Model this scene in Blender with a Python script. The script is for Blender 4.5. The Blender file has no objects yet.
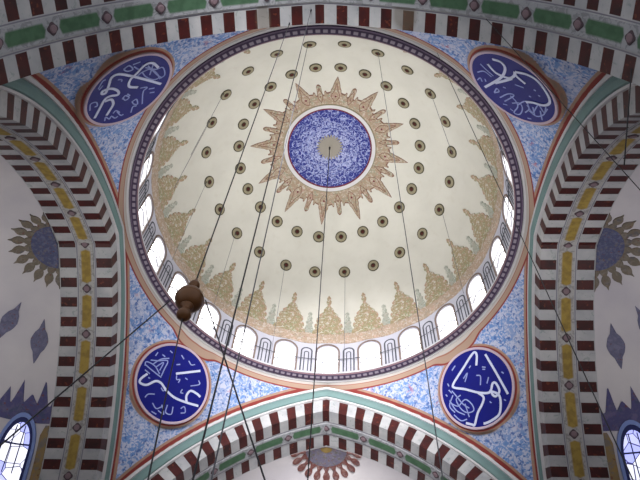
import bpy, math, random
import numpy as np
from math import sin, cos, pi, sqrt, radians, degrees
random.seed(7)
SC = bpy.context.scene
COL = SC.collection
R = 6.0                       # half width of the domed bay in metres
EYE = 1.6
CAMH = 3.1152                 # camera below the dome ring, in units of R
ZR = R*CAMH + EYE             # height of the dome ring above the floor
def W(p): return (R*p[0], R*p[1], R*p[2] + ZR)

# ------------------------------------------------------------------ helpers
def lin(c):
    return tuple(((v/255)/12.92 if v/255 <= .04045 else ((v/255+.055)/1.055)**2.4) for v in c)
def mesh(name, verts, faces, mat, parent=None, mids=None, attrs=None, smooth=False, kind=None, world=True):
    me = bpy.data.meshes.new(name)
    me.from_pydata([W(v) for v in verts] if world else [tuple(v) for v in verts], [], faces)
    mats = mat if isinstance(mat, (list, tuple)) else [mat]
    for m in mats: me.materials.append(m)
    if mids is not None: me.polygons.foreach_set('material_index', mids)
    if attrs:
        for k, vals in attrs.items():
            a = me.attributes.new(k, 'FLOAT', 'POINT'); a.data.foreach_set('value', [float(x) for x in vals])
    if smooth: me.polygons.foreach_set('use_smooth', [True]*len(me.polygons))
    me.update()
    o = bpy.data.objects.new(name, me); COL.objects.link(o)
    if parent is not None: o.parent = parent
    if kind: o['kind'] = kind
    return o
def tag(o, label, cat, group=None):
    o['label'] = label; o['category'] = cat
    if group: o['group'] = group
    return o
def empty(name, loc):
    o = bpy.data.objects.new(name, None); COL.objects.link(o); o.location = loc
    o.empty_display_size = .2
    return o
def adopt(ch, root):
    """parent a child whose mesh is written in world coordinates"""
    ch.parent = root
    m = root.location
    ch.location = (ch.location[0]-m[0], ch.location[1]-m[1], ch.location[2]-m[2])
class MB:
    def __init__(s): s.v=[]; s.f=[]; s.m=[]
    def add(s, vs, fs, mid=0):
        b=len(s.v); s.v+=list(vs); s.f+=[tuple(i+b for i in f) for f in fs]; s.m+=[mid]*len(fs)
    def grid(s, rows, mid=0, close=False):
        n=len(rows[0]); b=len(s.v)
        for r in rows: s.v+=list(r)
        for i in range(len(rows)-1):
            for j in range(n if close else n-1):
                k=(j+1)%n
                s.f.append((b+i*n+j, b+i*n+k, b+(i+1)*n+k, b+(i+1)*n+j)); s.m.append(mid)
    def tube(s, pts, r, n=8, mid=0, closed=False):
        P=[np.array(p,float) for p in pts]; rows=[]
        N=len(P)
        for i,p in enumerate(P):
            a=P[(i-1)%N] if (closed or i>0) else p; c=P[(i+1)%N] if (closed or i<N-1) else p
            t=c-a; t/=np.linalg.norm(t)
            u=np.cross(t,[0,0,1.]); 
            if np.linalg.norm(u)<1e-3: u=np.cross(t,[1.,0,0])
            u/=np.linalg.norm(u); w=np.cross(t,u)
            rows.append([tuple(p+r*(cos(2*pi*k/n)*u+sin(2*pi*k/n)*w)) for k in range(n)])
        if closed: rows.append(rows[0])
        s.grid(rows, mid, close=True)
    def lathe(s, prof, c=(0,0,0), n=24, mid=0):
        rows=[[(c[0]+r*cos(2*pi*k/n), c[1]+r*sin(2*pi*k/n), c[2]+z) for k in range(n)] for r,z in prof]
        s.grid(rows, mid, close=True)
    def build(s, name, mat, parent=None, **kw):
        return mesh(name, s.v, s.f, mat, parent, mids=s.m, **kw)

# ------------------------------------------------------------------ materials
class N:
    """tiny node graph writer"""
    def __init__(s, name, rough=.8, spec=.25):
        s.m=bpy.data.materials.new(name); s.m.use_nodes=True; s.t=s.m.node_tree
        s.b=s.t.nodes['Principled BSDF']; s.b.inputs['Roughness'].default_value=rough
        s.b.inputs['Specular IOR Level'].default_value=spec
    def put(s, sock, v):
        if isinstance(v, bpy.types.NodeSocket): s.t.links.new(v, sock)
        elif isinstance(v, tuple): sock.default_value = v if len(v)==4 else (*v,1)
        else: sock.default_value=v
    def math(s, op, a, b=0., c=0., clamp=False):
        n=s.t.nodes.new('ShaderNodeMath'); n.operation=op; n.use_clamp=clamp
        s.put(n.inputs[0],a); s.put(n.inputs[1],b); s.put(n.inputs[2],c); return n.outputs[0]
    def attr(s, k):
        n=s.t.nodes.new('ShaderNodeAttribute'); n.attribute_name=k; return n.outputs['Fac']
    def pos(s):
        n=s.t.nodes.new('ShaderNodeTexCoord'); return n.outputs['Object']
    def noise(s, scale, detail=3., rough=.55, dist=0.):
        n=s.t.nodes.new('ShaderNodeTexNoise'); s.put(n.inputs['Vector'], s.pos())
        n.inputs['Scale'].default_value=scale; n.inputs['Detail'].default_value=detail
        n.inputs['Roughness'].default_value=rough; n.inputs['Distortion'].default_value=dist
        return n.outputs['Fac']
    def voro(s, scale, out='Distance', feature='F1'):
        n=s.t.nodes.new('ShaderNodeTexVoronoi'); s.put(n.inputs['Vector'], s.pos()); n.feature=feature
        n.inputs['Scale'].default_value=scale; return n.outputs[out]
    def step(s, x, a, b):
        """0 below a, 1 above b"""
        n=s.t.nodes.new('ShaderNodeMapRange'); s.put(n.inputs['Value'],x)
        n.inputs['From Min'].default_value=a; n.inputs['From Max'].default_value=b; return n.outputs['Result']
    def band(s, x, a, b, e=.0015):
        return s.math('MULTIPLY', s.step(x,a-e,a+e), s.math('SUBTRACT',1.,s.step(x,b-e,b+e)))
    def mix(s, f, a, b):
        n=s.t.nodes.new('ShaderNodeMix'); n.data_type='RGBA'
        s.put(n.inputs[0],f); s.put(n.inputs[6],a); s.put(n.inputs[7],b); return n.outputs[2]
    def done(s, col, bump=None, strength=.3, dist=.02):
        s.put(s.b.inputs['Base Color'], col)
        if bump is not None:
            n=s.t.nodes.new('ShaderNodeBump'); n.inputs['Strength'].default_value=strength; n.inputs['Distance'].default_value=dist
            s.put(n.inputs['Height'],bump); s.t.links.new(n.outputs['Normal'], s.b.inputs['Normal'])
        return s.m
def plain(name, c, rough=.75, var=.12, scale=3., metal=0.):
    n=N(name, rough); c=lin(c); d=tuple(v*(1-var) for v in c)
    n.b.inputs['Metallic'].default_value=metal
    return n.done(n.mix(n.noise(scale), c, d))
def glow(name, c, s):
    m=bpy.data.materials.new(name); m.use_nodes=True; b=m.node_tree.nodes['Principled BSDF']
    b.inputs['Base Color'].default_value=(*c,1); b.inputs['Emission Color'].default_value=(*c,1)
    b.inputs['Emission Strength'].default_value=s; return m
WIN=6.5; STG=1.1
WCOL=(.91,.93,1.0); WSTR=.72; EXPO=0.0
LIGHTS=[('dome_fill',(-1.0,.4,5.0),4.0,285,(1,.99,.98),(0.2,0.1,20),57),  # unseen area light added to brighten the dome, in place of floor bounce
 ('near_side_fill',(-1,-14,14.0),3.0,330,(1,.98,1),(0,6,19.0),36),  # added behind the camera to brighten the front arch; no windows built there
 ('left_bay_fill',(-8.5,0,5.0),2.0,85,(1,.98,.97),(-10.2,0,18),60),  # added fill, brightens the left half dome; not a real fitting
 ('right_bay_fill',(8.5,0,5.0),2.0,75,(1,.97,1),(10.2,0,18),60),  # same added fill for the right half dome, no fitting modelled
 ('front_bay_fill',(0,9.0,5.0),2.0,75,(1,.98,1),(0,10.6,18),56)]  # added fill under the front half dome, an unseen area light
STROKES = {
  'LT': ([[(-0.3,0.723),(-0.336,0.199),(-0.356,-0.279),(-0.345,-0.623),(-0.228,-0.732),(-0.021,-0.635),(0.145,-0.573),(0.182,-0.647),(0.111,-0.68),(0.021,-0.519),(0.054,-0.301),(0.146,-0.222),(0.206,-0.388),(0.308,-0.462),(0.534,-0.406),(0.843,-0.339)],[(0.355,-0.423),(0.285,-0.293),(0.397,-0.143),(0.577,-0.099),(0.708,-0.071)],[(-0.117,0.139),(-0.104,-0.108),(-0.264,-0.224),(-0.446,-0.193),(-0.679,-0.154),(-0.76,0.001),(-0.682,0.256)]],
     [[(-0.359,-0.113),(-0.494,-0.067),(-0.605,0.12),(-0.465,0.498),(-0.37,0.406),(-0.403,0.136),(-0.494,-0.067)],[(-0.616,-0.094),(-0.624,0.222),(-0.706,0.384),(-0.538,0.613),(-0.42,0.543)],[(-0.672,-0.061),(-0.501,0.402),(-0.456,0.6)],[(-0.743,0.047),(-0.465,0.196)],[(-0.471,-0.601),(-0.581,-0.537),(-0.515,-0.367),(-0.446,-0.47),(-0.471,-0.601)],[(-0.62,-0.463),(-0.719,-0.332)],[(-0.582,-0.401),(-0.546,-0.2),(-0.67,-0.202)],[(-0.106,0.237),(-0.153,0.372),(-0.134,0.42),(-0.024,0.403),(0.293,0.669)],[(-0.119,0.495),(-0.167,0.634)],[(-0.028,0.612),(-0.063,0.735)],[(0.084,-0.832),(-0.104,-0.886),(-0.162,-0.832)],[(0.103,-0.791),(-0.021,-0.791)],[(-0.212,-0.534),(-0.228,-0.44),(-0.184,-0.401)],[(0.637,-0.612),(0.47,-0.72),(0.406,-0.618),(0.496,-0.518),(0.528,-0.57)],[(0.245,0.005),(0.141,-0.002),(0.173,0.142),(0.258,0.103),(0.198,-0.036)],[(0.087,0.007),(0.122,0.125)],[(0.255,0.333),(0.192,0.394),(0.311,0.533),(0.324,0.425),(0.258,0.306)],[(0.558,0.548),(0.401,0.466),(0.363,0.551)],[(0.578,0.127),(0.666,0.319),(0.632,0.377)],[(0.639,0.066),(0.556,0.08),(0.594,0.227)],[(0.863,0.005),(0.76,-0.054),(0.8,0.091),(0.719,0.079),(0.759,0.226),(0.7,0.262)]]),
  'RT': ([[(0.774,-0.182),(0.667,-0.341),(0.524,-0.32),(0.387,-0.128),(0.288,0.169),(0.177,0.76)],[(0.701,0.061),(0.455,0.048),(0.279,-0.166),(0.294,-0.363),(0.371,-0.474)],[(0.248,-0.255),(0.234,0.007),(0.228,0.333)],[(0.392,-0.496),(0.28,-0.437),(0.071,-0.497)],[(0.379,-0.512),(0.272,-0.746),(0.077,-0.887),(-0.256,-0.837),(-0.46,-0.707),(-0.506,-0.485),(-0.397,-0.247),(-0.358,-0.078)]],
     [[(0.571,0.578),(0.555,0.359),(0.387,0.286)],[(0.744,0.274),(0.587,0.256),(0.398,0.208)],[(0.402,0.812),(0.425,0.645),(0.327,0.691)],[(0.378,0.529),(0.307,0.577)],[(0.008,0.612),(0.087,0.437),(0.004,0.45),(-0.006,0.627)],[(0.088,0.215),(0.053,0.158)],[(-0.105,-0.567),(-0.14,-0.6)],[(-0.252,-0.552),(-0.287,-0.585)],[(-0.234,-0.293),(-0.27,-0.327)],[(0.098,-0.188),(-0.019,-0.347)],[(-0.148,0.584),(-0.093,0.232),(-0.163,0.118),(-0.262,0.543)],[(-0.147,0.226),(-0.308,0.208),(-0.456,0.3),(-0.587,0.565),(-0.656,0.444),(-0.522,0.211),(-0.37,0.147),(-0.34,0.368)],[(-0.409,0.251),(-0.346,-0.061),(-0.545,0.021),(-0.627,0.226)],[(-0.445,-0.02),(-0.653,0.009),(-0.486,-0.333),(-0.69,-0.307),(-0.61,-0.498)],[(-0.593,0.069),(-0.761,-0.004),(-0.737,-0.262),(-0.558,-0.492)],[(-0.512,-0.132),(-0.731,0.026)],[(-0.327,0.667),(-0.368,0.56)],[(-0.476,0.577),(-0.545,0.552)],[(-0.781,0.308),(-0.813,0.216)],[(-0.631,-0.249),(-0.875,-0.07)]]),
  'LB': ([[(-0.679,-0.19),(-0.749,-0.382),(-0.712,-0.474),(-0.547,-0.423),(-0.407,-0.218),(-0.256,-0.177),(-0.058,-0.243),(0.219,-0.272),(0.538,-0.202),(0.89,-0.09)],[(0.557,-0.19),(0.47,-0.056),(0.497,0.107),(0.66,0.143),(0.802,0.131)],[(-0.063,0.237),(0.45,0.683)]],
     [[(-0.834,-0.034),(-0.648,-0.048),(-0.335,-0.058)],[(-0.84,-0.062),(-0.862,0.044),(-0.634,0.083),(-0.418,-0.009)],[(-0.798,0.138),(-0.631,0.232),(-0.419,0.382),(-0.379,0.164),(-0.35,-0.035)],[(-0.69,0.092),(-0.583,0.316),(-0.417,0.458)],[(-0.594,0.062),(-0.485,0.286),(-0.462,0.057)],[(-0.627,-0.154),(-0.785,-0.144)],[(-0.747,0.407),(-0.75,0.296)],[(-0.617,0.43),(-0.528,0.429)],[(-0.505,0.631),(-0.42,0.622)],[(-0.192,0.719),(-0.081,0.672)],[(0.051,0.715),(0.162,0.668),(0.243,0.735)],[(-0.176,0.435),(-0.094,0.503)],[(-0.022,0.216),(0.033,0.132),(0.105,0.181),(0.113,0.089)],[(0.204,0.298),(0.279,0.296)],[(0.541,0.456),(0.615,0.382),(0.432,0.209)],[(0.291,0.016),(0.298,-0.075),(0.364,-0.055)],[(-0.414,-0.693),(-0.389,-0.583),(-0.25,-0.49)],[(-0.613,-0.25),(-0.559,-0.241)],[(-0.197,-0.266),(-0.111,-0.303),(-0.087,-0.239)],[(-0.182,-0.697),(-0.027,-0.755),(0.07,-0.639)],[(0.038,-0.766),(0.209,-0.761),(0.045,-0.601)],[(0.168,-0.52),(0.226,-0.697),(0.374,-0.654),(0.317,-0.477)],[(0.509,-0.405),(0.568,-0.312),(0.66,-0.415),(0.568,-0.496)],[(-0.099,-0.907),(0.047,-0.866)]]),
  'RB': ([[(0.284,0.456),(0.426,0.675),(0.37,0.772),(-0.044,0.601),(-0.465,0.418),(-0.497,0.319),(-0.27,0.128),(-0.014,-0.128),(0.198,-0.275),(0.305,-0.261),(0.422,-0.151),(0.497,-0.19),(0.48,-0.394),(0.336,-0.453),(0.285,-0.376),(0.314,-0.312),(0.416,-0.467),(0.359,-0.655),(0.186,-0.858),(-0.075,-1.007),(-0.247,-0.97),(-0.262,-0.831)],[(0.628,0.562),(0.634,0.035),(0.625,-0.576)],[(-0.014,-0.128),(0.054,-0.308),(-0.072,-0.433),(-0.262,-0.542),(-0.492,-0.76),(-0.624,-0.814),(-0.735,-0.66)]],
     [[(-0.596,0.291),(-0.548,0.071),(-0.501,-0.146),(-0.403,-0.33)],[(-0.757,0.013),(-0.629,-0.129),(-0.397,-0.087),(-0.299,-0.271),(-0.329,-0.435),(-0.506,-0.389),(-0.605,-0.206),(-0.6,0.041),(-0.444,0.068)],[(-0.769,0.114),(-0.734,-0.188),(-0.583,-0.403)],[(-0.839,-0.248),(-0.764,-0.476),(-0.585,-0.523)],[(-0.45,-0.177),(-0.509,-0.508)],[(-0.624,0.181),(-0.836,-0.001),(-0.786,-0.218)],[(-0.202,0.779),(-0.341,0.724)],[(0.155,0.541),(0.087,0.514)],[(0.395,0.344),(0.471,0.284)],[(0.374,0.291),(0.437,0.245)],[(-0.176,0.375),(-0.012,0.435),(-0.18,0.282)],[(0.161,0.25),(0.243,0.174),(0.131,-0.012)],[(0.413,0.039),(0.296,-0.071)],[(0.761,-0.039),(0.786,-0.102)],[(0.472,-0.628),(0.504,-0.678)],[(0.137,-0.473),(0.157,-0.53)],[(-0.608,0.51),(-0.61,0.425)],[(-0.788,0.299),(-0.773,0.233)],[(-0.56,0.076),(-0.521,-0.018)],[(-0.662,0.353),(-0.625,0.235)]]),
}
L = lin
CREAM=(208,206,196)
def m_dome():
    n=N('dome_plaster',.85); a=L(CREAM); b=L((198,196,186))
    c=n.mix(n.step(n.noise(.7,4),.35,.7),a,b)
    c=n.mix(n.math('MULTIPLY',n.step(n.noise(4.,5),.55,.8),.25), c, L((184,176,160)))
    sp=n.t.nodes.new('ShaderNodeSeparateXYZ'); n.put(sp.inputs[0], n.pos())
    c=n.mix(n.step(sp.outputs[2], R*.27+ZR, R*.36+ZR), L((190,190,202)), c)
    return n.done(c)
def m_lace(name, base, c1, c2, gap, sc=9., gapw=.42):
    """painted arabesque: small mottles of two tints with plaster showing between"""
    n=N(name,.85)
    c=n.mix(n.step(n.noise(sc*.5,2),.42,.58), L(c1), L(c2))
    c=n.mix(n.step(n.voro(sc*1.1),.34,.5), c, L(base))
    c=n.mix(n.math('MULTIPLY',n.step(n.noise(sc*1.3,2,.6,1.),.52,.62),gapw), c, L(gap))
    c=n.mix(n.math('MULTIPLY',n.step(n.noise(sc*2.1,1),.66,.72),.7), c, L((112,66,56)))
    return n.done(c)
M={}
M['dome']=m_dome()
M['motif']=m_lace('garland_paint',(154,140,110),(176,142,126),(140,144,108),CREAM,gapw=.62)
M['motif_small']=m_lace('garland_paint_green',(158,162,150),(170,164,152),(146,156,146),CREAM,gapw=.6)
M['gband']=m_lace('garland_band_paint',(172,152,132),(186,160,144),(160,148,132),(206,198,190),sc=8,gapw=.6)
M['sun']=m_lace('sunburst_paint',(158,140,118),(168,136,122),(146,148,128),(196,188,174),sc=9,gapw=.7)
M['sun_line']=plain('sunburst_outline',(128,92,78))
M['ros_a']=plain('rosette_dark',(72,68,52)); M['ros_b']=plain('rosette_tan',(146,138,114)); M['ros_c']=plain('rosette_red',(70,30,24))
M['white']=plain('white_plaster',(205,200,196)); M['pinkwhite']=plain('pinkish_white_rim',(196,176,190))
M['maroon']=plain('maroon_line',(110,44,56)); M['blue']=plain('deep_blue',(10,18,122),.55,.25,1.5)
M['backing']=plain('roundel_backing',(168,112,96)); M['callig']=plain('calligraphy_white',(206,212,236),.6,.05)
M['callig2']=plain('calligraphy_pale_blue',(150,162,214),.6,.1)
M['blind']=plain('blind_window_line',(84,86,94)); M['arch_line']=plain('window_arch_line',(128,112,104))
M['reveal']=plain('window_reveal',(196,194,196)); M['rail']=plain('iron_rail',(118,118,126),.5)
M['pane']=glow('daylit_pane',(1,1,1),WIN)
M['tan']=plain('tan_disc',(146,140,130)); 
def m_center():
    n=N('blue_arabesque_disc',.6); w=n.noise(9.,3,.6,1.6)
    sp=n.t.nodes.new('ShaderNodeSeparateXYZ'); n.put(sp.inputs[0], n.pos())
    rr=n.math('SQRT',n.math('ADD',n.math('POWER',sp.outputs[0],2.),n.math('POWER',sp.outputs[1],2.)))
    w=n.math('SUBTRACT',w,n.math('MULTIPLY',n.step(rr,.45*R*.26,R*.26),.10))
    c=n.mix(n.step(w,.44,.54), L((34,44,124)), L((164,170,206)))
    return n.done(c)
M['center']=m_center()
def m_ring():
    n=N('cornice_band',.7); u=n.attr('u'); v=n.attr('v')
    f=n.math('FRACT',u); dash=n.math('MULTIPLY',n.band(f,.18,.8,.05),n.band(v,-.24,.24,.06))
    c=n.mix(dash, L((62,50,72)), L((140,130,142)))
    c=n.mix(n.band(v,-.75,-.5,.06), c, L((124,98,104)))
    c=n.mix(n.band(v,.5,.7,.06), c, L((110,96,116)))
    return n.done(c)
M['ring']=m_ring()
def m_pend():
    n=N('pendentive_floral',.8)
    dr,da,dm=n.attr('d_ring'),n.attr('d_arch'),n.attr('d_med')
    fine=n.noise(8.5,2,.6,1.2)
    c=n.mix(n.step(fine,.44,.57), L((108,142,196)), L((188,193,214)))
    c=n.mix(n.math('MULTIPLY',n.step(n.noise(1.1,2),.5,.62),.35), c, L((190,190,204)))
    c=n.mix(n.math('MULTIPLY',n.step(n.noise(9.,1),.6,.66),.8), c, L((66,96,160)))
    red=n.math('MULTIPLY', n.step(n.voro(1.3),.0,.28), 1.)
    red=n.math('SUBTRACT',1.,red)
    red=n.math('MULTIPLY', red, n.step(n.noise(8.,1),.53,.58))
    c=n.mix(n.math('MULTIPLY',red,.8), c, L((176,96,110)))
    tan=L((170,134,114)); tan2=L((154,132,116))
    tn=n.mix(n.step(n.noise(7.,2),.45,.6), tan, tan2)
    red=L((134,56,52))
    # around roundel
    c=n.mix(n.math('SUBTRACT',1.,n.step(dm,1.085,1.10)), c, tn)
    c=n.mix(n.band(dm,.8,1.04,.01), c, red)
    # pieces of tan reach up to the ring and down to both arches
    # arch side borders
    c=n.mix(n.math('SUBTRACT',1.,n.step(da,.033,.036)), c, tn)
    c=n.mix(n.band(da,.007,.022,.0015), c, red)
    c=n.mix(n.math('SUBTRACT',1.,n.step(da,.005,.007)), c, L((205,196,190)))
    c=n.mix(n.math('SUBTRACT',1.,n.step(dr,.050,.053)), c, red)
    c=n.mix(n.math('SUBTRACT',1.,n.step(dr,.042,.045)), c, L((166,140,122)))
    c=n.mix(n.math('SUBTRACT',1.,n.step(dr,.016,.018)), c, L((184,178,172)))
    c=n.mix(n.band(dr,.0165,.0205,.001), c, L((150,100,84)))
    return n.done(c)
M['pend']=m_pend()
PITCH=.093
def m_vous(name='voussoir_stone', stains=()):
    n=N(name,.55,.4); u=n.attr('u'); v=n.attr('v')
    k=n.math('ABSOLUTE', n.math('SUBTRACT', n.math('FRACT', n.math('ADD', n.math('DIVIDE',u,PITCH), .5)), .5))
    # narrower keystone at the pointed crown
    hw=n.math('SUBTRACT', .245, n.math('MULTIPLY', .045, n.math('SUBTRACT',1.,n.step(n.math('ABSOLUTE',u),.03,.04))))
    red=n.step(n.math('SUBTRACT',hw,k),-.008,.008)
    b1=n.band(v,-.104,.073,.001); b2=n.band(v,.168,.246,.001)
    red=n.math('MULTIPLY',red,n.math('MAXIMUM',b1,b2))
    wh=n.mix(n.step(n.noise(1.6,4),.35,.7), L((184,184,184)), L((156,158,162)))
    wh=n.mix(n.math('MULTIPLY',n.step(n.noise(7.,3,.6,1.),.6,.66),.5), wh, L((120,138,132)))
    rd=n.mix(n.step(n.noise(3.,3),.4,.7), L((68,15,12)), L((42,8,10)))
    rd=n.mix(n.math('MULTIPLY',n.step(n.noise(9.,1),.66,.7),.5), rd, L((120,56,30)))
    c=n.mix(red, wh, rd)
    c=n.mix(n.band(v,.0755,.080,.0008), c, L((120,118,130)))
    c=n.mix(n.band(v,.160,.1645,.0008), c, L((120,118,130)))
    for (px,py,pz,sx,sy) in stains:
        sp=n.t.nodes.new('ShaderNodeSeparateXYZ'); n.put(sp.inputs[0], n.pos())
        dx=n.math('DIVIDE',n.math('SUBTRACT',sp.outputs[0],px*R),sx*R); dy=n.math('DIVIDE',n.math('SUBTRACT',sp.outputs[1],py*R),sy*R)
        r=n.math('ADD',n.math('SQRT',n.math('ADD',n.math('POWER',dx,2.),n.math('POWER',dy,2.))),n.math('MULTIPLY',n.noise(1.6,3),.9))
        c=n.mix(n.math('MULTIPLY',n.math('SUBTRACT',1.,n.step(r,1.05,1.5)),.6), c, L((96,86,70)))
    return n.done(c)
M['vous']=m_vous()
M['vous_near']=m_vous('voussoir_stone_stained',((-.215,-1.045,0,.03,.08),(.325,-1.05,0,.05,.075)))
def m_strip(name, c0, c1, bg):
    """painted strip with long coloured cartouches between rosettes; u runs along the arch"""
    n=N(name,.8); u=n.attr('u'); v=n.attr('v')
    f=n.math('ABSOLUTE', n.math('SUBTRACT', n.math('FRACT', n.math('DIVIDE',u,.215)), .5))
    w=n.math('ABSOLUTE', v)
    car=n.math('MULTIPLY', n.math('SUBTRACT',1.,n.step(n.math('ADD',f,n.math('MULTIPLY',w,.08)),.36,.39)), n.math('SUBTRACT',1.,n.step(w,.40,.52)))
    col=n.mix(n.step(n.noise(5.,3),.4,.62), L(c0), L(c1))
    b=n.mix(n.step(n.noise(7.,2,.6,1.),.5,.58), L(bg), tuple(x*.7 for x in L(bg)))
    c=n.mix(car,b,col)
    c=n.mix(n.band(w,.86,.93,.02), c, L((110,104,112)))
    return n.done(c)
M['yellow']=m_strip('yellow_painted_strip',(162,138,70),(138,116,62),(172,170,168))
M['green']=m_strip('green_painted_strip',(78,110,84),(68,98,74),(160,162,166))
M['teal']=plain('teal_moulding',(118,146,144),.7,.22,2.5); M['whiteline']=plain('white_fillet',(206,204,206))
M['ros_band']=plain('strip_rosette',(132,112,118)); M['ros_band2']=plain('strip_rosette_dark',(86,72,78))
def m_semi():
    n=N('half_dome_plaster',.85)
    c=n.mix(n.step(n.noise(.5,4),.3,.7), L((206,202,202)), L((186,182,188)))
    return n.done(c)
M['semi']=m_semi()
M['star_blue']=m_lace('star_blue_paint',(80,84,112),(88,92,122),(104,100,108),(118,120,144),sc=9)
M['star_leaf']=m_lace('star_leaf_paint',(112,104,92),(122,110,92),(100,96,96),(138,130,122),sc=6)
M['star_red']=m_lace('star_red_leaf_paint',(104,64,60),(128,92,84),(88,70,74),(150,134,132),sc=7)
M['star_gold']=plain('star_gold',(124,104,60)); M['star_grey']=m_lace('star_grey_paint',(98,94,110),(104,98,104),(92,88,84),(128,126,138),sc=8)
M['diamond']=m_lace('diamond_paint',(104,104,128),(116,114,138),(94,94,116),(124,124,146),sc=6)
M['crown']=m_lace('crown_paint',(84,82,122),(104,96,132),(76,82,112),(110,104,128),sc=5)
M['diaper']=m_lace('gold_lattice_paint',(140,120,84),(150,124,80),(120,112,104),(112,112,124),sc=4)
M['frame_blue']=plain('window_frame_blue',(130,150,206)); M['frame_dark']=plain('window_frame_dark',(52,58,110))
def m_stained():
    n=N('stained_glass',.3); 
    cell=n.voro(2.6,'Distance','DISTANCE_TO_EDGE'); lead=n.math('SUBTRACT',1.,n.step(cell,.012,.035))
    rnd=n.voro(2.6,'Color'); sp=n.t.nodes.new('ShaderNodeSeparateColor'); n.put(sp.inputs[0],rnd)
    c=n.mix(n.step(sp.outputs[0],.3,.6), L((170,176,240)), L((240,242,255)))
    c=n.mix(lead,c,L((40,36,90)))
    n.put(n.b.inputs['Emission Color'],c); n.b.inputs['Emission Strength'].default_value=STG
    return n.done(c)
M['stained']=m_stained()
M['lamp']=None
def m_lampm():
    n=N('aged_bronze',.38,.5); n.b.inputs['Metallic'].default_value=.25
    return n.done(n.mix(n.noise(9.,3), L((84,56,30)), L((116,72,34))))
M['lamp']=m_lampm(); M['cable']=plain('dark_cable',(40,40,44),.5); M['cable_grey']=plain('grey_cable',(96,98,104),.5)

def catmull(P,k=5):
    P=[np.array(p) for p in P]
    if len(P)<3: return P
    Q=[2*P[0]-P[1]]+P+[2*P[-1]-P[-2]]; out=[]
    for i in range(1,len(Q)-2):
        for t in np.linspace(0,1,k,endpoint=False):
            a,b,c,d=Q[i-1],Q[i],Q[i+1],Q[i+2]
            out.append(.5*((2*b)+(-a+c)*t+(2*a-5*b+4*c-d)*t*t+(-a+3*b-3*c+d)*t**3))
    out.append(P[-1]); return out
# ------------------------------------------------------------------ dome
RHO,ZC=.921,.17
def D(az,el,off=0.):
    """point on the dome: azimuth, elevation in degrees, off = distance inward"""
    a=radians(az); r=RHO-off
    if el<=0: return (r*cos(a), r*sin(a), ZC+RHO*radians(el))
    e=radians(el); return (r*cos(e)*cos(a), r*cos(e)*sin(a), ZC+r*sin(e))
EL0=-10.576          # foot of the drum at z=0
ELT=8.0
HW=.0575; ZB=.008; ZT=.256
def el_of_z(z):
    return degrees((z-ZC)/RHO) if z<ZC else degrees(math.asin(min(1,(z-ZC)/RHO)))
def z_of_el(e): return ZC+RHO*radians(e) if e<0 else ZC+RHO*sin(radians(e))
def arch_pts(hw,zb,zt,n=40):
    """closed outline of an arched opening, (da, z) with da in R units, from the hole centre by angle"""
    zs=zt-hw*1.02
    out=[]
    for i in range(6): out.append((-hw+2*hw*i/6, zb))
    for i in range(8): out.append((hw, zb+(zs-zb)*i/8))
    for i in range(16): a=pi*i/16; out.append((hw*cos(a), zs+(zt-zs)*sin(a)))
    for i in range(8): out.append((-hw, zs-(zs-zb)*i/8))
    return out
HOLE=arch_pts(HW,ZB,ZT)
def bay(mb, az0):
    n=len(HOLE); AW=radians(7.5)*RHO; zt=z_of_el(ELT)
    c=(0,.13)
    outer=[]
    for (x,z) in HOLE:
        dx,dz=x-c[0],z-c[1]; t=1e9
        if dx>1e-9: t=min(t,(AW-c[0])/dx)
        if dx<-1e-9: t=min(t,(-AW-c[0])/dx)
        if dz>1e-9: t=min(t,(zt-c[1])/dz)
        if dz<-1e-9: t=min(t,(0-c[1])/dz)
        outer.append((c[0]+dx*t,c[1]+dz*t))
    # snap nearest to corners
    for cx,cz in ((AW,0),(-AW,0),(AW,zt),(-AW,zt)):
        i=min(range(n),key=lambda k:(outer[k][0]-cx)**2+(outer[k][1]-cz)**2); outer[i]=(cx,cz)
    rows=[]
    for k in range(5):
        t=k/4
        rows.append([D(az0+degrees((o[0]*t+h[0]*(1-t))/RHO), el_of_z(o[1]*t+h[1]*(1-t))) for h,o in zip(HOLE,outer)])
    mb.grid(rows,0,close=True)
mb=MB()
for k in range(24): bay(mb, 90+15*k)
rows=[]
for i in range(40):
    e=ELT+(90-ELT)*i/39*.9999
    rows.append([D(az,e) for az in np.arange(0,360,2.5)])
mb.grid(rows,0,close=True)
dome=mb.build('ceiling', M['dome'], kind='structure', smooth=True)

# a patch on the dome between two outlines given by azimuth
def azpatch(name, mat, azs, lo, hi, off, parent, nr=6, attrs=None, smooth=True):
    mb=MB(); close = (azs[-1]-azs[0])>359
    A=azs[:-1] if close else azs
    rows=[]
    for i in range(nr+1):
        t=i/nr; rows.append([D(a, lo(a)*(1-t)+hi(a)*t, off) for a in A])
    mb.grid([[D(a,lo(a),0) for a in A]]+rows+[[D(a,hi(a),0) for a in A]],0,close=close)
    return mb.build(name,mat,parent,smooth=False)
def rowpatch(name, mat, az0, rws, off, parent, nc=6):
    mb=MB(); rows=[]
    for el,hw in rws:
        hw=max(hw,.02); r=[D(az0-hw,el,0)]+[D(az0-hw+2*hw*j/nc,el,off) for j in range(nc+1)]+[D(az0+hw,el,0)]
        rows.append(r)
    mb.grid(rows); return mb.build(name,mat,parent)
AZF=np.arange(0,360.01,1.0)
azpatch('garland_band',M['gband'],AZF,lambda a:7.0+.3*cos(radians(24*(a-90))),lambda a:13.0+.6*cos(radians(24*(a-90))),.003,dome)
BIG=[(11.5,6.2),(13,6.0),(14.2,4.9),(15.2,5.5),(16.2,5.4),(17,4.5),(18,4.9),(19.2,4.7),(20,3.6),(20.9,3.8),(21.6,2.9),(22.3,2.0),(23.2,2.1),(24.2,1.3),(24.8,.6),(25.6,.6),(26.2,1.0),(27,1.1),(27.6,.6),(28.2,.9),(28.9,.5),(29.4,.1)]
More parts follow.
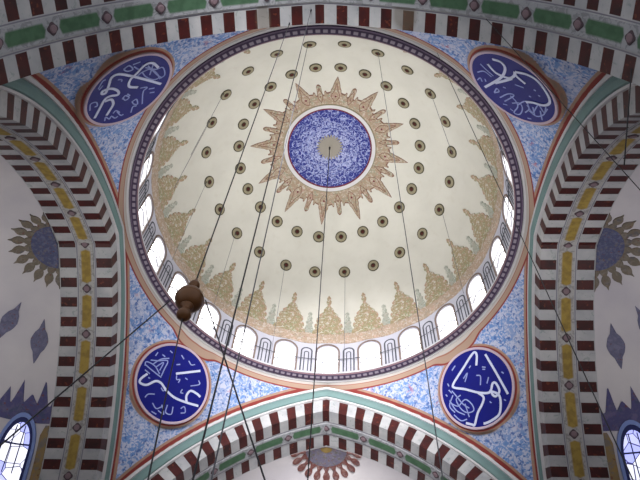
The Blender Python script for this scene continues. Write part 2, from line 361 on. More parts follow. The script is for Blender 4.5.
SMALL=[(12,1.8),(13,2.1),(14.5,1.5),(16,1.0),(17,1.5),(18,.8),(19,1.1),(20,.5),(21,.9),(21.9,.1)]
big0=rowpatch('garland_motif',M['motif'],90,BIG,.005,dome)
sm0=rowpatch('small_garland_motif',M['motif_small'],97.5,SMALL,.004,dome)
def rot_copies(o, k0, k1, step=15):
    """copies about the dome axis: meshes are in world coordinates and the axis is x=y=0"""
    for k in range(k0,k1):
        c=o.copy(); COL.objects.link(c); c.parent=o.parent; c.rotation_euler=(0,0,radians(step*k))
rot_copies(big0,1,24); rot_copies(sm0,1,24)
# plaster rosettes, two rings of 24
def rosette(el):
    mb=MB(); c=np.array(D(97.5,el)); n=-np.array([cos(radians(el))*cos(radians(97.5)),cos(radians(el))*sin(radians(97.5)),sin(radians(el))])
    u=np.cross(n,[0,0,1.]); u/=np.linalg.norm(u); w=np.cross(n,u)
    def ring(r,h,k=24): return [tuple(c+r*(cos(2*pi*i/k)*u+sin(2*pi*i/k)*w)+h*n) for i in range(k)]
    mb.grid([ring(.037,0),ring(.036,.004),ring(.031,.005)],0,True)
    mb.grid([ring(.031,.005),ring(.026,.007),ring(.0155,.006)],1,True)
    mb.grid([ring(.0155,.006),ring(.011,.008)],0,True)
    mb.grid([ring(.011,.008),ring(.006,.012),ring(.0003,.012)],2,True)
    return mb.build('rosette',[M['ros_a'],M['ros_b'],M['ros_c']],dome)
for el in (39.3,53.7):
    r0=rosette(el); rot_copies(r0,1,24)
# blind painted windows between the real ones
def ribbon(mb, pts, w, off, f, h=0.0012, mid=0, closed=False):
    """flat raised ribbon following 2D points, f maps (x,y,off)->3D"""
    P=[np.array(p,float) for p in pts]; n=len(P); A=[];B=[]
    for i in range(n):
        a=P[i-1] if i else (P[-2] if closed else P[0]); c=P[i+1] if i<n-1 else (P[1] if closed else P[-1])
        t=c-a; l=np.linalg.norm(t); t=t/l if l>0 else np.array([1.,0]); q=np.array([-t[1],t[0]])*w/2
        A.append(P[i]+q); B.append(P[i]-q)
    mb.grid([[f(p[0],p[1],off) for p in A],[f(p[0],p[1],off+h) for p in A],[f(p[0],p[1],off+h) for p in B],[f(p[0],p[1],off) for p in B]],mid)
mb=MB()
fD=lambda az0:(lambda x,z,o: D(az0+degrees(x/RHO), el_of_z(z), o))
def archline(hw,zb,zt,n=12):
    zs=zt-hw; return [(-hw,zb),(-hw,(zb+zs)/2),(-hw,zs)]+[(-hw*cos(pi*i/n),zs+hw*sin(pi*i/n)) for i in range(1,n)]+[(hw,zs),(hw,(zb+zs)/2),(hw,zb)]
ribbon(mb,archline(.030,.03,.238),.008,.001,fD(97.5)); ribbon(mb,archline(.012,.03,.205),.006,.001,fD(97.5))
bl=mb.build('blind_window',M['blind'],dome); rot_copies(bl,1,24)

# drum windows
mb=MB()
f=fD(90)
hole=[D(90+degrees(x/RHO),el_of_z(z),0.) for x,z in HOLE]
back=[D(90+degrees(x/RHO),min(el_of_z(z),99),-.055) for x,z in HOLE]
mb.grid([hole,back],0,close=True)
ribbon(mb,archline(.066,.012,.272),.009,.001,f,.004,1)
w0=mb.build('window_1',[M['reveal'],M['arch_line']],kind='structure')
mb=MB()
c=D(90,el_of_z(.13),-.05)
bk=[D(90+degrees(x/RHO),el_of_z(z),-.050) for x,z in HOLE]
mb.v=[c]+bk; nn=len(bk); mb.f=[(0,1+i,1+(i+1)%nn) for i in range(nn)]; mb.m=[0]*nn
pane0=mb.build('pane',M['pane'],w0)
mb=MB()
hump=[(-.057,.105),(-.045,.107),(-.035,.120),(-.02,.135),(0,.141),(.02,.135),(.035,.120),(.045,.107),(.057,.105)]
ribbon(mb,hump,.0065,-.012,f,.006)
bar0=mb.build('glazing_bar',M['rail'],w0)
for k in range(1,24):
    c=w0.copy(); c.name='window_%d'%(k+1); COL.objects.link(c); c.rotation_euler=(0,0,radians(15*k))
    for ch in (pane0,bar0):
        d=ch.copy(); COL.objects.link(d); d.parent=c
# thin rail round the drum
mb=MB()
mb.tube([D(a,el_of_z(.128),.012) for a in np.arange(0,360,3)],.0022,6,closed=True)
tr=mb.build('trim_2',M['blind'],kind='structure')

# cornice ring
def ringmesh(name, prof, mat, kind=None, parent=None, n=288, count=180, attrs=True):
    v=[];fc=[];au=[];av=[]
    ls=[0]
    for i in range(1,len(prof)): ls.append(ls[-1]+sqrt((prof[i][0]-prof[i-1][0])**2+(prof[i][1]-prof[i-1][1])**2))
    for i,(r,z) in enumerate(prof):
        for k in range(n+1):
            a=2*pi*k/n; v.append((r*cos(a),r*sin(a),z)); au.append(count*k/n); av.append(ls[i]/ls[-1]*2-1)
    for i in range(len(prof)-1):
        for k in range(n): fc.append((i*(n+1)+k,i*(n+1)+k+1,(i+1)*(n+1)+k+1,(i+1)*(n+1)+k))
    return mesh(name,v,fc,mat,parent,attrs={'u':au,'v':av},kind=kind)
tr1=ringmesh('trim_1',[(.914,.012),(.913,.004),(.920,-.003),(.936,-.006),(.950,-.004),(.956,.004)],M['ring'],kind='structure')
ringmesh('cornice_fillet',[(.912,.016),(.911,.011),(.915,.006)],M['whiteline'],parent=tr1)
ringmesh('cornice_fillet',[(.955,.004),(.958,-.004),(.965,-.004),(.969,.0)],M['whiteline'],parent=tr1)

# centre medallion with its sunburst
ctr=empty('central_medallion', W((0,0,RHO+ZC)))
tag(ctr,'largest round blue medallion at the crown of the dome, circled by a tan sunburst','medallion')
def elr(r): return degrees(math.acos(min(1,r/RHO)))
def diskpatch(name,mat,r0,r1,off,n=96,nr=5,rf=None):
    mb=MB(); rows=[]
    for i in range(nr+1):
        t=i/nr
        rows.append([D(360*k/n, elr(r0+((rf(360*k/n) if rf else r1)-r0)*t), off) for k in range(n)])
    rows.append([D(360*k/n, elr(rf(360*k/n) if rf else r1),0) for k in range(n)])
    mb.grid(rows,0,close=True)
    o=mb.build(name,mat); adopt(o,ctr); return o
def adiff(a,b): return abs((a-b+180)%360-180)
def sunr(a, grow=0.):
    d=min(adiff(a,6.5+30*k) for k in range(12)); e=min(adiff(a,21.5+30*k) for k in range(12))
    r=.356+.008*cos(radians(48*(a-6.5)))
    if d<7.5: r=max(r,.378-.002*d)
    if d<3.1: r=max(r,.405+.072*(1-d/3.1)**.85)
    if 2.2<d<5.0: r=max(r,.412-.012*(d-2.2))
    if e<2.4: r=max(r,.385+.038*sqrt(max(0,1-(e/2.4)**2)))
    if 4.2<e<6.2: r=max(r,.368+.008*sin(pi*(e-4.2)/2))
    return r+grow
diskpatch('sunburst_outline',M['sun_line'],.27,0,.0025,n=720,nr=3,rf=lambda a:sunr(a,.004))
diskpatch('sunburst',M['sun'],.27,0,.005,n=720,nr=6,rf=lambda a:sunr(a,-.003) if True else 0)
mb=MB(); mbd=MB()
for k in range(24):
    big=(k%2==0); a0=6.5+15*k
    fs=lambda x,y,o,a0=a0: D(a0+degrees(x/max(.05,y)), elr(y), o)
    top=.437 if big else .402; w=.021 if big else .013
    pet=[(0,.305),(-w,.335),(-w*1.05,.36),(-w*.5,.385),(0,top),(w*.5,.385),(w*1.05,.36),(w,.335),(0,.305)]
    ribbon(mb,catmull(pet,4),.0035,.0055,fs,.001,closed=False)
    c0=.345; r0=.0062 if big else .0045
    mbd=MB(); mbd.add([fs(0,c0,.0065)]+[fs(r0*cos(t),c0+r0*sin(t),.0065) for t in np.linspace(0,2*pi,9)[:-1]],[(0,1+i,1+(i+1)%8) for i in range(8)])
    adopt(mbd.build('sunburst_dot',M['maroon']),ctr)
adopt(mb.build('sunburst_tracery',M['sun_line']),ctr)
diskpatch('rim',M['whiteline'],.262,.284,.010,n=120,nr=2)
diskpatch('rim_line',M['maroon'],.254,.263,.011,n=120,nr=1)
diskpatch('rim_line',M['ros_b'],.284,.289,.009,n=120,nr=1)
diskpatch('disc',M['center'],.0005,.256,.009,n=96,nr=8)
diskpatch('hub',M['tan'],.0005,.066,.012,n=96,nr=3,rf=lambda a:.062+.022*abs(sin(radians(12*a))))
mb=MB()
for k in range(24):
    a0=15*k
    def fc_(x,y,o): return D(a0+x, elr(y), o)
    # knotted loops: long stems and two rows of loops
    st=[(0,.085),(2.5,.12),(-2.5,.15),(2.5,.18),(-2,.21),(0,.243)]
    P=[]
    for i in range(len(st)-1):
        for t in np.linspace(0,1,5)[:-1]: P.append((st[i][0]*(1-t)+st[i+1][0]*t, st[i][1]*(1-t)+st[i+1][1]*t))
    P.append(st[-1])
    ribbon(mb,[(p[0]/40,p[1]) for p in P],.0036,.011,lambda x,y,o: D(a0+x*40, elr(y), o))
    lp=[(7.5+5.0*sin(t), .218+.018*cos(t)) for t in np.linspace(0,2*pi,15)]
    ribbon(mb,[(p[0]/40*1.0,p[1]) for p in lp],.004,.011,lambda x,y,o: D(a0+x*40, elr(y), o),closed=True)
    lp=[(7.5+6.5*sin(t), .155+.020*cos(t)) for t in np.linspace(0,2*pi,15)]
    ribbon(mb,[(p[0]/40*1.0,p[1]) for p in lp],.004,.0115,lambda x,y,o: D(a0+x*40, elr(y), o),closed=True)
o=mb.build('arabesque',M['callig2']); adopt(o,ctr)

# ------------------------------------------------------------------ pointed arch
E_,ZA,RA=.4,-1.53,1.397
WOUT=.18; DEP=.25; ZJ=-ZR/R
def arc_s(u, w=0.):
    """half arch by parameter 0..1 (crown..foot): returns (s,z)"""
    Rr=RA+w; a0=math.asin(E_/Rr)   # angle from vertical at crown
    a=a0+(pi/2-a0)*u
    return (-E_+Rr*sin(a), ZA+Rr*cos(a))
A0=math.asin(E_/RA); ARCL=RA*(pi/2-A0)
def arch_line(w, n=64, nj=14):
    """list of (s,z,u) from left foot over the crown to right foot"""
    h=[]
    for i in range(n+1):
        t=i/n; s,z=arc_s(t,w); h.append((min(s,1.0),z,ARCL*t))
    for j in range(1,nj+1):
        z=ZA+(ZJ-ZA)*j/nj; s=min(RA+w-E_,1.0); h.append((s,z,ARCL+(ZA-z)))
    return [(-s,z,-u) for s,z,u in reversed(h[1:])]+h
def rotp(p,ang):
    c,s=cos(ang),sin(ang); return (c*p[0]-s*p[1], s*p[0]+c*p[1], p[2])
def arch(name, ang, strip, vous):
    v=[];f=[];au=[];av=[]
    prof=[(.088,1.0,-.088),(.0,1.0,0.0),(0.,1.0+DEP*.3,.075),(0.,1.0+DEP*.66,.165),(0.,1.0+DEP,DEP)]
    # finer cross sections for clean bands
    lines=[]
    for w,q,vv in prof: lines.append([(s,q,z,u,vv) for s,z,u in arch_line(w)])
    lines.append([(s*1.0,1.0+DEP,z+0,u,DEP+.02) for s,z,u in arch_line(.03)])
    n=len(lines[0])
    for ln in lines:
        for s,q,z,u,vv in ln: v.append(rotp((s,q,z),ang)); au.append(u); av.append(vv)
    for i in range(len(lines)-1):
        for j in range(n-1): f.append((i*n+j,i*n+j+1,(i+1)*n+j+1,(i+1)*n+j))
    wall=mesh(name,v,f,vous,attrs={'u':au,'v':av},kind='structure')
    # teal moulding with white fillets
    def strip_mesh(nm,pr,mat,isv=False):
        vv=[];ff=[];a1=[];a2=[]
        k=len(pr)
        for i,(w,q) in enumerate(pr):
            for s,z,u in arch_line(w): vv.append(rotp((s,q,z),ang)); a1.append(u); a2.append(-1+2*i/(k-1))
        for i in range(k-1):
            for j in range(n-1): ff.append((i*n+j,i*n+j+1,(i+1)*n+j+1,(i+1)*n+j))
        return mesh(nm,vv,ff,mat,wall,attrs={'u':a1,'v':a2})
    strip_mesh('teal_moulding',[(.095,.999),(.101,.985),(.124,.980),(.147,.985),(.154,.999)],M['teal'])
    strip_mesh('white_fillet',[(.084,1.0),(.085,.988),(.095,.988),(.097,1.0)],M['whiteline'])
    strip_mesh('white_fillet',[(.152,1.0),(.154,.986),(.170,.986),(.173,1.0),(.182,1.0)],M['whiteline'])
    st_=strip_mesh('painted_strip',[(-.0005,1.0+.084),(-.004,1.0+.085),(-.004,1.0+.105),(-.004,1.0+.12),(-.004,1.0+.135),(-.004,1.0+.155),(-.0005,1.0+.156)],strip)
    # rosettes on the strip
    k=-7
    while k<=7:
        u=(k)*.215
        t=abs(u)/ARCL; 
        if t<1:
            s,z=arc_s(t); a=A0+(pi/2-A0)*t; sg=1 if u>=0 else -1
            nrm=np.array([-sin(a)*sg,0,-cos(a)]); tan=np.array([cos(a)*sg,0,-sin(a)])
            c=np.array([s*sg,1.12,z])
        else:
            sg=1 if u>0 else -1; z=ZA-(abs(u)-ARCL); c=np.array([sg*(RA-E_),1.12,z]); nrm=np.array([-sg,0,0.]); tan=np.array([0,0,-1.])
        b=MB()
        def rg(r,h,m=12,lob=0.): return [rotp(tuple(c+r*(1+lob*cos(4*2*pi*i/m))*(cos(2*pi*i/m)*tan+sin(2*pi*i/m)*np.array([0,1.,0]))+h*nrm),ang) for i in range(m)]
        b.grid([rg(.020,.003,24,.12),rg(.018,.007,24,.12),rg(.013,.008,24)],1,True)
        b.grid([rg(.013,.008,24),rg(.009,.010,24),rg(.0003,.010,24)],0,True)
        b.build('strip_rosette',[M['ros_band'],M['ros_band2']],st_)
        k+=1
    return wall
wf=arch('wall_front',0,M['green'],M['vous'])
wl=arch('wall_left',pi/2,M['yellow'],M['vous'])
wb=arch('wall_back',pi,M['green'],M['vous_near'])
wr=arch('wall_right',-pi/2,M['yellow'],M['vous'])

# ------------------------------------------------------------------ pendentives
def ext_z(s):
    Rr=RA+WOUT; return ZA+sqrt(max(Rr*Rr-(abs(s)+E_)**2,0))
def pend(idx):
    base=45+90*idx; nA=121; nT=60
    discs=DISCP[idx]; dc,de1,de2,dn,drad=discs
    curve=[(s,1.0,ext_z(s)) for s in np.linspace(-1,1,161)]
    C1=np.array([rotp(p,radians(base-45-90)) for p in curve]); C2=np.array([rotp(p,radians(base+45-90)) for p in curve])
    CC=np.vstack([C1,C2])
    v=[];f=[];dr=[];da=[];dm=[]
    for i in range(nA):
        al=-45+90*i/(nA-1); a=radians(base+al)
        re=1.0/cos(radians(45-abs(al))); s=sqrt(max(re*re-1,0)); ze=ext_z(s)
        for j in range(nT+1):
            t=(j/nT)**1.4; r=.966+(re-.966)*t; z=ze*t; zl=z
            # the panel bed: the surface lies in the roundel's plane behind it
            px,py=r*cos(a),r*sin(a); zp=dc[2]-(dn[0]*(px-dc[0])+dn[1]*(py-dc[1]))/dn[2]
            q0=np.array((px,py,zp))-dc; d2=sqrt((q0@de1)**2+(q0@de2)**2)/drad
            wq=1-min(1,max(0,(d2-1.03)/.30)); wq=wq*wq*(3-2*wq)*min(1,t/.05)*min(1,(1-t)/.1)
            z=z*(1-wq)+(zp+.006)*wq
            p=(r*cos(a),r*sin(a),z); v.append(p)
            dr.append(sqrt((r-.966)**2+zl*zl)); pp=np.array(p)
            da.append(np.sqrt(((CC-pp)**2).sum(1)).min())
            q=pp-dc; dm.append(sqrt((q@de1)**2+(q@de2)**2)/drad)
    for i in range(nA-1):
        for j in range(nT): b=i*(nT+1)+j; f.append((b,b+1,b+nT+2,b+nT+1))
    return mesh('ceiling',v,f,M['pend'],attrs={'d_ring':dr,'d_arch':da,'d_med':dm},kind='structure',smooth=True)
RO,PN=1.315,31.
def dframe(az,phi):
    a,b=radians(az),radians(phi); c=np.array([0,0,-1.])+RO*np.array([cos(a)*cos(b),sin(a)*cos(b),sin(b)])
    b=radians(PN); n=-np.array([cos(a)*cos(b),sin(a)*cos(b),sin(b)]); e2=np.array([-cos(a)*sin(b),-sin(a)*sin(b),cos(b)])
    e1=np.cross(e2,n); return c,e1,e2,n
# (azimuth, elevation, radius, key)
ROUND=[(45.6,34.1,.206,'RB'),(135.4,33.9,.205,'LB'),(-136,33.9,.207,'LT'),(-44,34.6,.208,'RT')]
DISCP=[]
for az,ph,rad,key in ROUND:
    c,e1,e2,n=dframe(az,ph); DISCP.append((c,e1,e2,n,rad))
for i in range(4): pend(i)
LAB={'RB':'blue calligraphy roundel, lower right, one long angular white stroke crossing it',
 'LB':'blue calligraphy roundel, lower left, behind the three cables under the brown globe',
 'LT':'blue calligraphy roundel, upper left, with a looped white stroke running down its length',
 'RT':'blue calligraphy roundel, upper right, with hooked white strokes, beside the diagonal wire'}
for i,(az,ph,rad,key) in enumerate(ROUND):
    c,e1,e2,n,rad=DISCP[i]
    root=empty('calligraphy_roundel',W(c)); tag(root,LAB[key],'roundel','calligraphy roundels on the pendentives')
    def P3(x,y,h): return tuple(c+rad*(x*e1+y*e2)+h*n)
    def ring(r,h,k=72): return [P3(r*cos(2*pi*j/k),r*sin(2*pi*j/k),h) for j in range(k)]
    m_=MB(); m_.grid([ring(.95,-.012),ring(.95,.006),ring(.6,.006),ring(.3,.006),ring(.001,.006)],0,True)
    adopt(m_.build('disc',M['blue']),root)
    m_=MB(); m_.grid([ring(1.0,-.008),ring(1.0,.004)],1,True); m_.grid([ring(1.0,.004),ring(.99,.009),ring(.95,.009),ring(.935,.007)],0,True)
    adopt(m_.build('rim',[M['pinkwhite'],M['backing']]),root)
    T,t_=STROKES[key]
    f_=lambda x,y,o: P3(x,y,o)
    def cl(p):
        r=math.hypot(*p); return (p[0]*.88/r,p[1]*.88/r) if r>.88 else p
    for q,st in enumerate(T):
        m_=MB(); ribbon(m_,catmull([cl(p) for p in st]),.056,.0062+q*.0004,f_,.002)
        adopt(m_.build('brush_stroke',M['callig']),root)
    for st in t_:
        m_=MB(); ribbon(m_,catmull([cl(p) for p in st],4),.028,.0062,f_,.0015)
        adopt(m_.build('small_stroke',M['callig2']),root)

# ------------------------------------------------------------------ half domes
def semi_p(r): return ZA+sqrt(max(RA**2-(r+E_)**2,0))
def S(side,az,L,off=0.):
    """point on a half dome: side angle, azimuth from its axis, L = radius (<.997) or beyond that downwards; off inward"""
    if L<RA-E_:
        a=math.asin((L+E_)/RA); r=-E_+(RA-off)*sin(a); z=ZA+(RA-off)*cos(a)
    else: r=RA-E_-off; z=ZA-(L-(RA-E_))
    x=r*sin(radians(az)); y=1.0+DEP+r*cos(radians(az))
    return rotp((x,y,z),side)
SIDES={'front':0,'left':pi/2,'right':-pi/2}
SEMI={}
for nm,sd in SIDES.items():
    mb=MB(); rows=[]
    Ls=list((RA-E_)*np.sin(np.linspace(0.0005,pi/2,36)))[:-1]+[RA-E_+(ZR/R+ZA)*k/12 for k in range(13)]
    for L_ in Ls: rows.append([S(sd,a,L_) for a in np.arange(-90,90.1,3)])
    mb.grid(rows)
    SEMI[nm]=mb.build('ceiling',M['semi'],kind='structure',smooth=True)
LEAF={'left':[(.112,9),(.125,8.8),(.134,6.5),(.140,3.8),(.148,6.2),(.160,7.6),(.172,6.6),(.182,4.2),(.190,1.6),(.204,.1)]}
LEAF['right']=LEAF['left']
LEAF['front']=[(.112,9),(.122,8.6),(.132,5.),(.142,3.0),(.150,5.0),(.160,6.4),(.170,6.6),(.180,5.4),(.187,3.4),(.192,.3)]
def semi_star(side,sd,mats):
    root=empty('half_sunburst',W(S(sd,0,.06)))
    mb=MB(); az=np.arange(-90,90.1,3)
    mb.grid([[S(sd,a,r,.006) for a in az] for r in (.0005,.04,.08,.112)]+[[S(sd,a,.114,0) for a in az]])
    adopt(mb.build('disc',mats[0]),root)
    for k in range(11):
        a0=-90+18*k; mb=MB()
        # heart-tipped leaf
        for rr in [LEAF[side]]:
            rows=[]
            for r,h in rr:
                row=[S(sd,max(-90,min(90,a0+h*t)),r,.005 if abs(t)<1 else 0) for t in (-1,-.97,-.5,0,.5,.97,1)]
                rows.append(row)
            mb.grid(rows)
        adopt(mb.build('leaf',mats[1]),root)
    mb=MB(); mb.grid([[S(sd,a,r,.009) for a in az] for r in (.0005,.035)])
    adopt(mb.build('hub',mats[2]),root)
    return root
tag(semi_star('left',SIDES['left'],(M['star_blue'],M['star_leaf'],M['star_blue'])),'half sunburst painted on the left half dome, greyish blue with drab olive leaves','painted sunburst','half sunbursts on the half domes')
tag(semi_star('right',SIDES['right'],(M['star_blue'],M['star_leaf'],M['star_blue'])),'half sunburst painted on the right half dome, dull blue with brown leaves','painted sunburst','half sunbursts on the half domes')
tag(semi_star('front',SIDES['front'],(M['star_grey'],M['star_red'],M['star_gold'])),'small half sunburst with reddish leaves under the arch at the bottom','painted sunburst','half sunbursts on the half domes')
def semi_poly(name,mat,sd,rws,off,parent,nc=4):
    """rows of (L, az0, az1)"""
    mb=MB(); rows=[]
    for L_,a0,a1 in rws:
        rows.append([S(sd,a0,L_,0)]+[S(sd,a0+(a1-a0)*j/nc,L_,off) for j in range(nc+1)]+[S(sd,a1,L_,0)])
    mb.grid(rows); return mb.build(name,mat,parent)
for nm,sg in (('left',1),('right',-1)):
    sd=SIDES[nm]; par=SEMI[nm]
    # azimuth sign: the far (+y) side of the left half dome is at negative local x
    for a0,L0 in ((77.5,.42),(54.5,.385)):
        rws=[(L0+dl, sg*a0-hw, sg*a0+hw) for dl,hw in ((-.085,.1),(-.062,1.4),(-.045,2.2),(-.03,4.2),(-.012,5.2),(0,5.6),(.012,5.2),(.03,4.0),(.045,2.2),(.062,1.4),(.085,.1))]
        semi_poly('painted_diamond',M['diamond'],sd,rws,.004,par)
# windows and painted crowns at the foot of the two side half domes
wn=25
for nm,sg in (('left',1),('right',-1)):
    sd=SIDES[nm]; par=SEMI[nm]
    for a0 in (79.8,):
        a0=sg*a0
        def fS(x,y,o,a0=a0,sd=sd): return S(sd,a0+degrees(x/.74),y,o)
        hw=.068; top=.68; bot=1.02
        def outl(hw,top,bot,n=14):
            zs=top+hw*1.15; return [(-hw,bot),(-hw,(bot+zs)/2),(-hw,zs)]+[(-hw*cos(pi*i/n),zs-(zs-top)*sin(pi*i/n)) for i in range(1,n)]+[(hw,zs),(hw,(bot+zs)/2),(hw,bot)]
        mb=MB()
        ribbon(mb,outl(hw+.010,top-.010,bot),.013,.0,fS,.012,0)
        ribbon(mb,outl(hw-.002,top+.003,bot),.016,.0,fS,.007,1)
        w=mb.build('window_%d'%wn,[M['frame_blue'],M['frame_dark']],kind='structure'); wn+=1
        o_=outl(hw-.004,top+.004,bot); mb=MB()
        mb.grid([[fS(x,y,.003) for x,y in o_[:len(o_)//2+1]],[fS(x,y,.003) for x,y in reversed(o_[len(o_)//2:])]])
        mb.build('stained_pane',M['stained'],w)
        mb=MB()
        for y in np.arange(top+.07,bot,.045): ribbon(mb,[(-hw,y),(0,y),(hw,y)],.004,.003,fS,.004)
        for x in (-.02,.02): ribbon(mb,[(x,top+.02),(x,(top+bot)/2),(x,bot)],.004,.003,fS,.004)
        mb.build('glazing_bar',M['frame_dark'],w)
        # crown-shaped painted frieze above the window with spikes
        rws=[]
        mbk=MB()
        azs=np.linspace(-14,9.0,47)
        def tip(d):
            t=.64
            for c_,w_,h_ in ((3.2,2.4,.085),(-7.,2.4,.075),(-1.8,3.2,.035),(8.5,1.6,.05),(-12,2.,.045)):
                t=min(t,.64-h_*max(0,1-abs(d-c_)/w_))
            return t
        A_=[sg*(82.5+d) for d in azs if 82.5+d<=90]
        dd=[d for d in azs if 82.5+d<=90]
        mbk.grid([[S(sd,a,tip(d),0) for a,d in zip(A_,dd)],[S(sd,a,tip(d),.004) for a,d in zip(A_,dd)],[S(sd,a,.66,.004) for a in A_],[S(sd,a,.69,.004) for a in A_],[S(sd,a,.69,0) for a in A_]])
        mbk.build('painted_crown',M['crown'],par)
        semi_poly('painted_lattice',M['diaper'],sd,[(l,sg*(87.2 if l>.72 else 88.6),sg*90) for l in np.linspace(.695,1.0,12)],.003,par)

mb=MB(); mb.grid([[(x,y,-ZR/R) for x in (-2.4,2.4)] for y in (-2.6,2.4)])
mb.build('floor',plain('stone_floor',(150,140,130)),kind='structure')
# ------------------------------------------------------------------ cables
def cable(top, bot, r, label, mat=None, hook=True, group='cables hanging from the vaults'):
    """a cable of radius r metres from top to bottom, with a small hook plate at its top"""
    root=empty('hanging_cable',W(bot)); T=np.array(W(top)); B=np.array(W(bot))
    mb=MB(); mb.tube([tuple(B+(T-B)*t) for t in np.linspace(0,1,9)],r,8)
    o=mb.build('cable',mat or M['cable'],world=False); adopt(o,root)
    if hook:
        mb=MB(); mb.tube([tuple(T-(T-B)/np.linalg.norm(T-B)*.16),tuple(T)],r*2.6,8); adopt(mb.build('hook',M['cable'],world=False),root)
    tag(root,label,'cable',group); return root
BZ=-2.45
def vert(x,y,z,r,label,mat=None,bz=BZ): return cable((x,y,z),(x,y,bz),r,label,mat)
def darch(s): return ZA+sqrt(RA**2-(abs(s)+E_)**2)
ax,ay=-.118,-1.010; bz_=-2.238
vert(ax,ay,darch(ax),.0075,'dark cable carrying the brown globe, from the near arch down across the cream dome',bz=bz_+.056)
vert(-.0335,-1.055,darch(-.0335)-.002,.0068,'long dark cable just right of the globe cable, hung from the near arch',bz=-2.98)
vert(-.102,-.708,.742,.009,'grey cable from a rosette at the dome top, beside the long dark cable',M['cable_grey'])
vert(0,0,RHO+ZC-.016,.012,'dark cable dropping from the centre of the blue crown medallion')
vert(.272,-.664,.740,.0065,'grey cable passing right of the sunburst down to the bottom arch',M['cable_grey'])
vert(.494,-.838,.290,.006,'dark cable starting at the cornice, upper right, and crossing the right-hand blue spandrel')
G=[(.561,-.45,.746,'thin grey cord from an outer rosette right of centre, beside the cornice cable'),
(-.572,-.447,.736,'thin cord from the upper left outer rosette nearest the globe cable'),
(-.665,-.286,.740,'thin cord from the second outer rosette down the left side'),
(-.716,.083,.744,'thin cord from the outer rosette straight left of the medallion'),
(-.570,.426,.755,'thin cord from the lower left outer rosette, between two darker cables'),
(-.278,.656,.753,'thin cord from the bottom outer rosette just left of the centre cable'),
(.097,.706,.754,'thin cord from the bottom outer rosette just right of the centre cable'),
(.666,.260,.751,'thin cord from the lower right outer rosette over the garlands')]
for x,y,z,l in G: vert(x,y,z-.008,.0065,l,M['cable_grey'],bz=-.2)
# lamp globe on its cable with three stays
gl=empty('hanging_globe',W((ax,ay,bz_-.0505))); tag(gl,'brown bronze globe with knobs hanging in front of the lower left windows','hanging lamp')
rg=.127; gc=W((ax,ay,bz_))
mb=MB(); mb.lathe([(.0005,-rg)]+[(rg*cos(t),rg*.98*sin(t)) for t in np.linspace(-1.45,1.45,24)]+[(.0005,rg)],gc,32); adopt(mb.build('globe',M['lamp'],world=False,smooth=True),gl)
mb=MB(); mb.lathe([(.001,.11),(.055,.115),(.058,.13),(.03,.145),(.025,.18),(.030,.20),(.048,.215),(.052,.235),(.044,.26),(.02,.275),(.014,.33),(.001,.335)],gc,20); adopt(mb.build('top_knob',M['lamp'],world=False,smooth=True),gl)
mb=MB(); mb.lathe([(.001,-.11),(.06,-.113),(.062,-.13),(.038,-.145),(.034,-.18),(.052,-.205),(.064,-.235),(.060,-.265),(.035,-.29),(.001,-.30)],gc,20); adopt(mb.build('bottom_knob',M['lamp'],world=False,smooth=True),gl)
mb=MB(); mb.lathe([(rg*.995,-.008),(rg*1.03,-.004),(rg*1.03,.004),(rg*.995,.008)],gc,32); adopt(mb.build('band',M['lamp'],world=False,smooth=True),gl)
g_=np.array([ax,ay,bz_]); 
def stay(off,end,k,lab,r=.006):
    a=g_+np.array(off); b=a+(np.array(end)-a)*k
    cable(tuple(a),tuple(b),r,lab,hook=False,group='stay cables below the globe')
stay((-.024,-.004,-.006),(-.236,-1.059,-2.588),1.25,'taut dark stay running from the globe to the lower left across the left arch')
stay((.0245,-.001,-.004),(.029,-1.020,-2.588),1.25,'taut dark stay running from the globe down right over the bottom arch')
stay((0,0,-.051),(-.091,-1.015,-2.588),1.25,'dark stay dropping from the bottom knob of the globe over the lower left roundel')
cable((.590,-1.08,-.545),(.99,-.69,-1.85),.0075,'dark diagonal wire at the upper right, from the near arch across the right arch',hook=False)
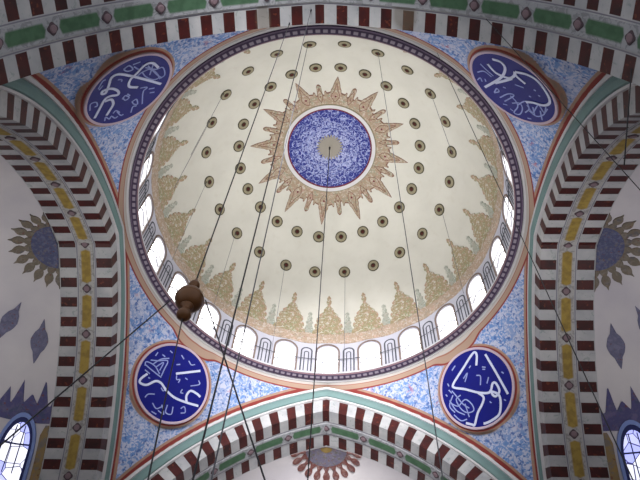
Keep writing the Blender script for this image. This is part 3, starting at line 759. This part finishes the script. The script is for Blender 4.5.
cable((.927,-1.054,-1.03),(.82,-.873,-1.38),.011,'short dark wire at the right edge in front of the yellow strip',hook=False)

# ------------------------------------------------------------------ camera
CX,CD,TH,ROLL,YAW,FPX=.1133,1.5743,61.96,-4.333,4.729,715.893
cam=bpy.data.cameras.new('camera'); co=bpy.data.objects.new('camera',cam); COL.objects.link(co)
cam.sensor_fit='HORIZONTAL'; cam.sensor_width=36.; cam.lens=36.*FPX/640.; cam.clip_end=200
th,ro,ya=radians(TH),radians(ROLL),radians(YAW)
from mathutils import Matrix, Vector
# camera basis before yaw: right x, up (0,-sin,cos), back -(0,cos,sin)
rgt=Vector((1,0,0)); up=Vector((0,-sin(th),cos(th))); fw=Vector((0,cos(th),sin(th)))
def yw(v): c,s=cos(ya),sin(ya); return Vector((c*v.x-s*v.y, s*v.x+c*v.y, v.z))
rgt,up,fw=yw(rgt),yw(up),yw(fw)
# image x = cr*u - sr*v ; image up = sr*u + cr*v
cr,sr=cos(ro),sin(ro)
ix=cr*rgt-sr*up; iy=sr*rgt+cr*up
m=Matrix(((ix.x,iy.x,-fw.x,0),(ix.y,iy.y,-fw.y,0),(ix.z,iy.z,-fw.z,0),(0,0,0,1)))
m.translation=Vector((CX*R,-CD*R,EYE))
co.matrix_world=m; SC.camera=co

# ------------------------------------------------------------------ light
w=bpy.data.worlds.new('world'); SC.world=w; w.use_nodes=True
bg=w.node_tree.nodes['Background']; bg.inputs[0].default_value=(*WCOL,1); bg.inputs[1].default_value=WSTR
def area(name,loc,size,energy,col,target,spread=180):
    l=bpy.data.lights.new(name,'AREA'); l.shape='SQUARE'; l.size=size; l.energy=energy; l.color=col; l.spread=radians(spread)
    o=bpy.data.objects.new(name,l); COL.objects.link(o); o.location=loc
    d=Vector(target)-Vector(loc); o.rotation_euler=d.to_track_quat('-Z','Y').to_euler(); return o
for L_ in LIGHTS: area(*L_)
vs=SC.view_settings; vs.view_transform='Standard'; vs.look='None'; vs.gamma=1; vs.use_curve_mapping=False; vs.exposure=EXPO
SC.cycles.max_bounces=6
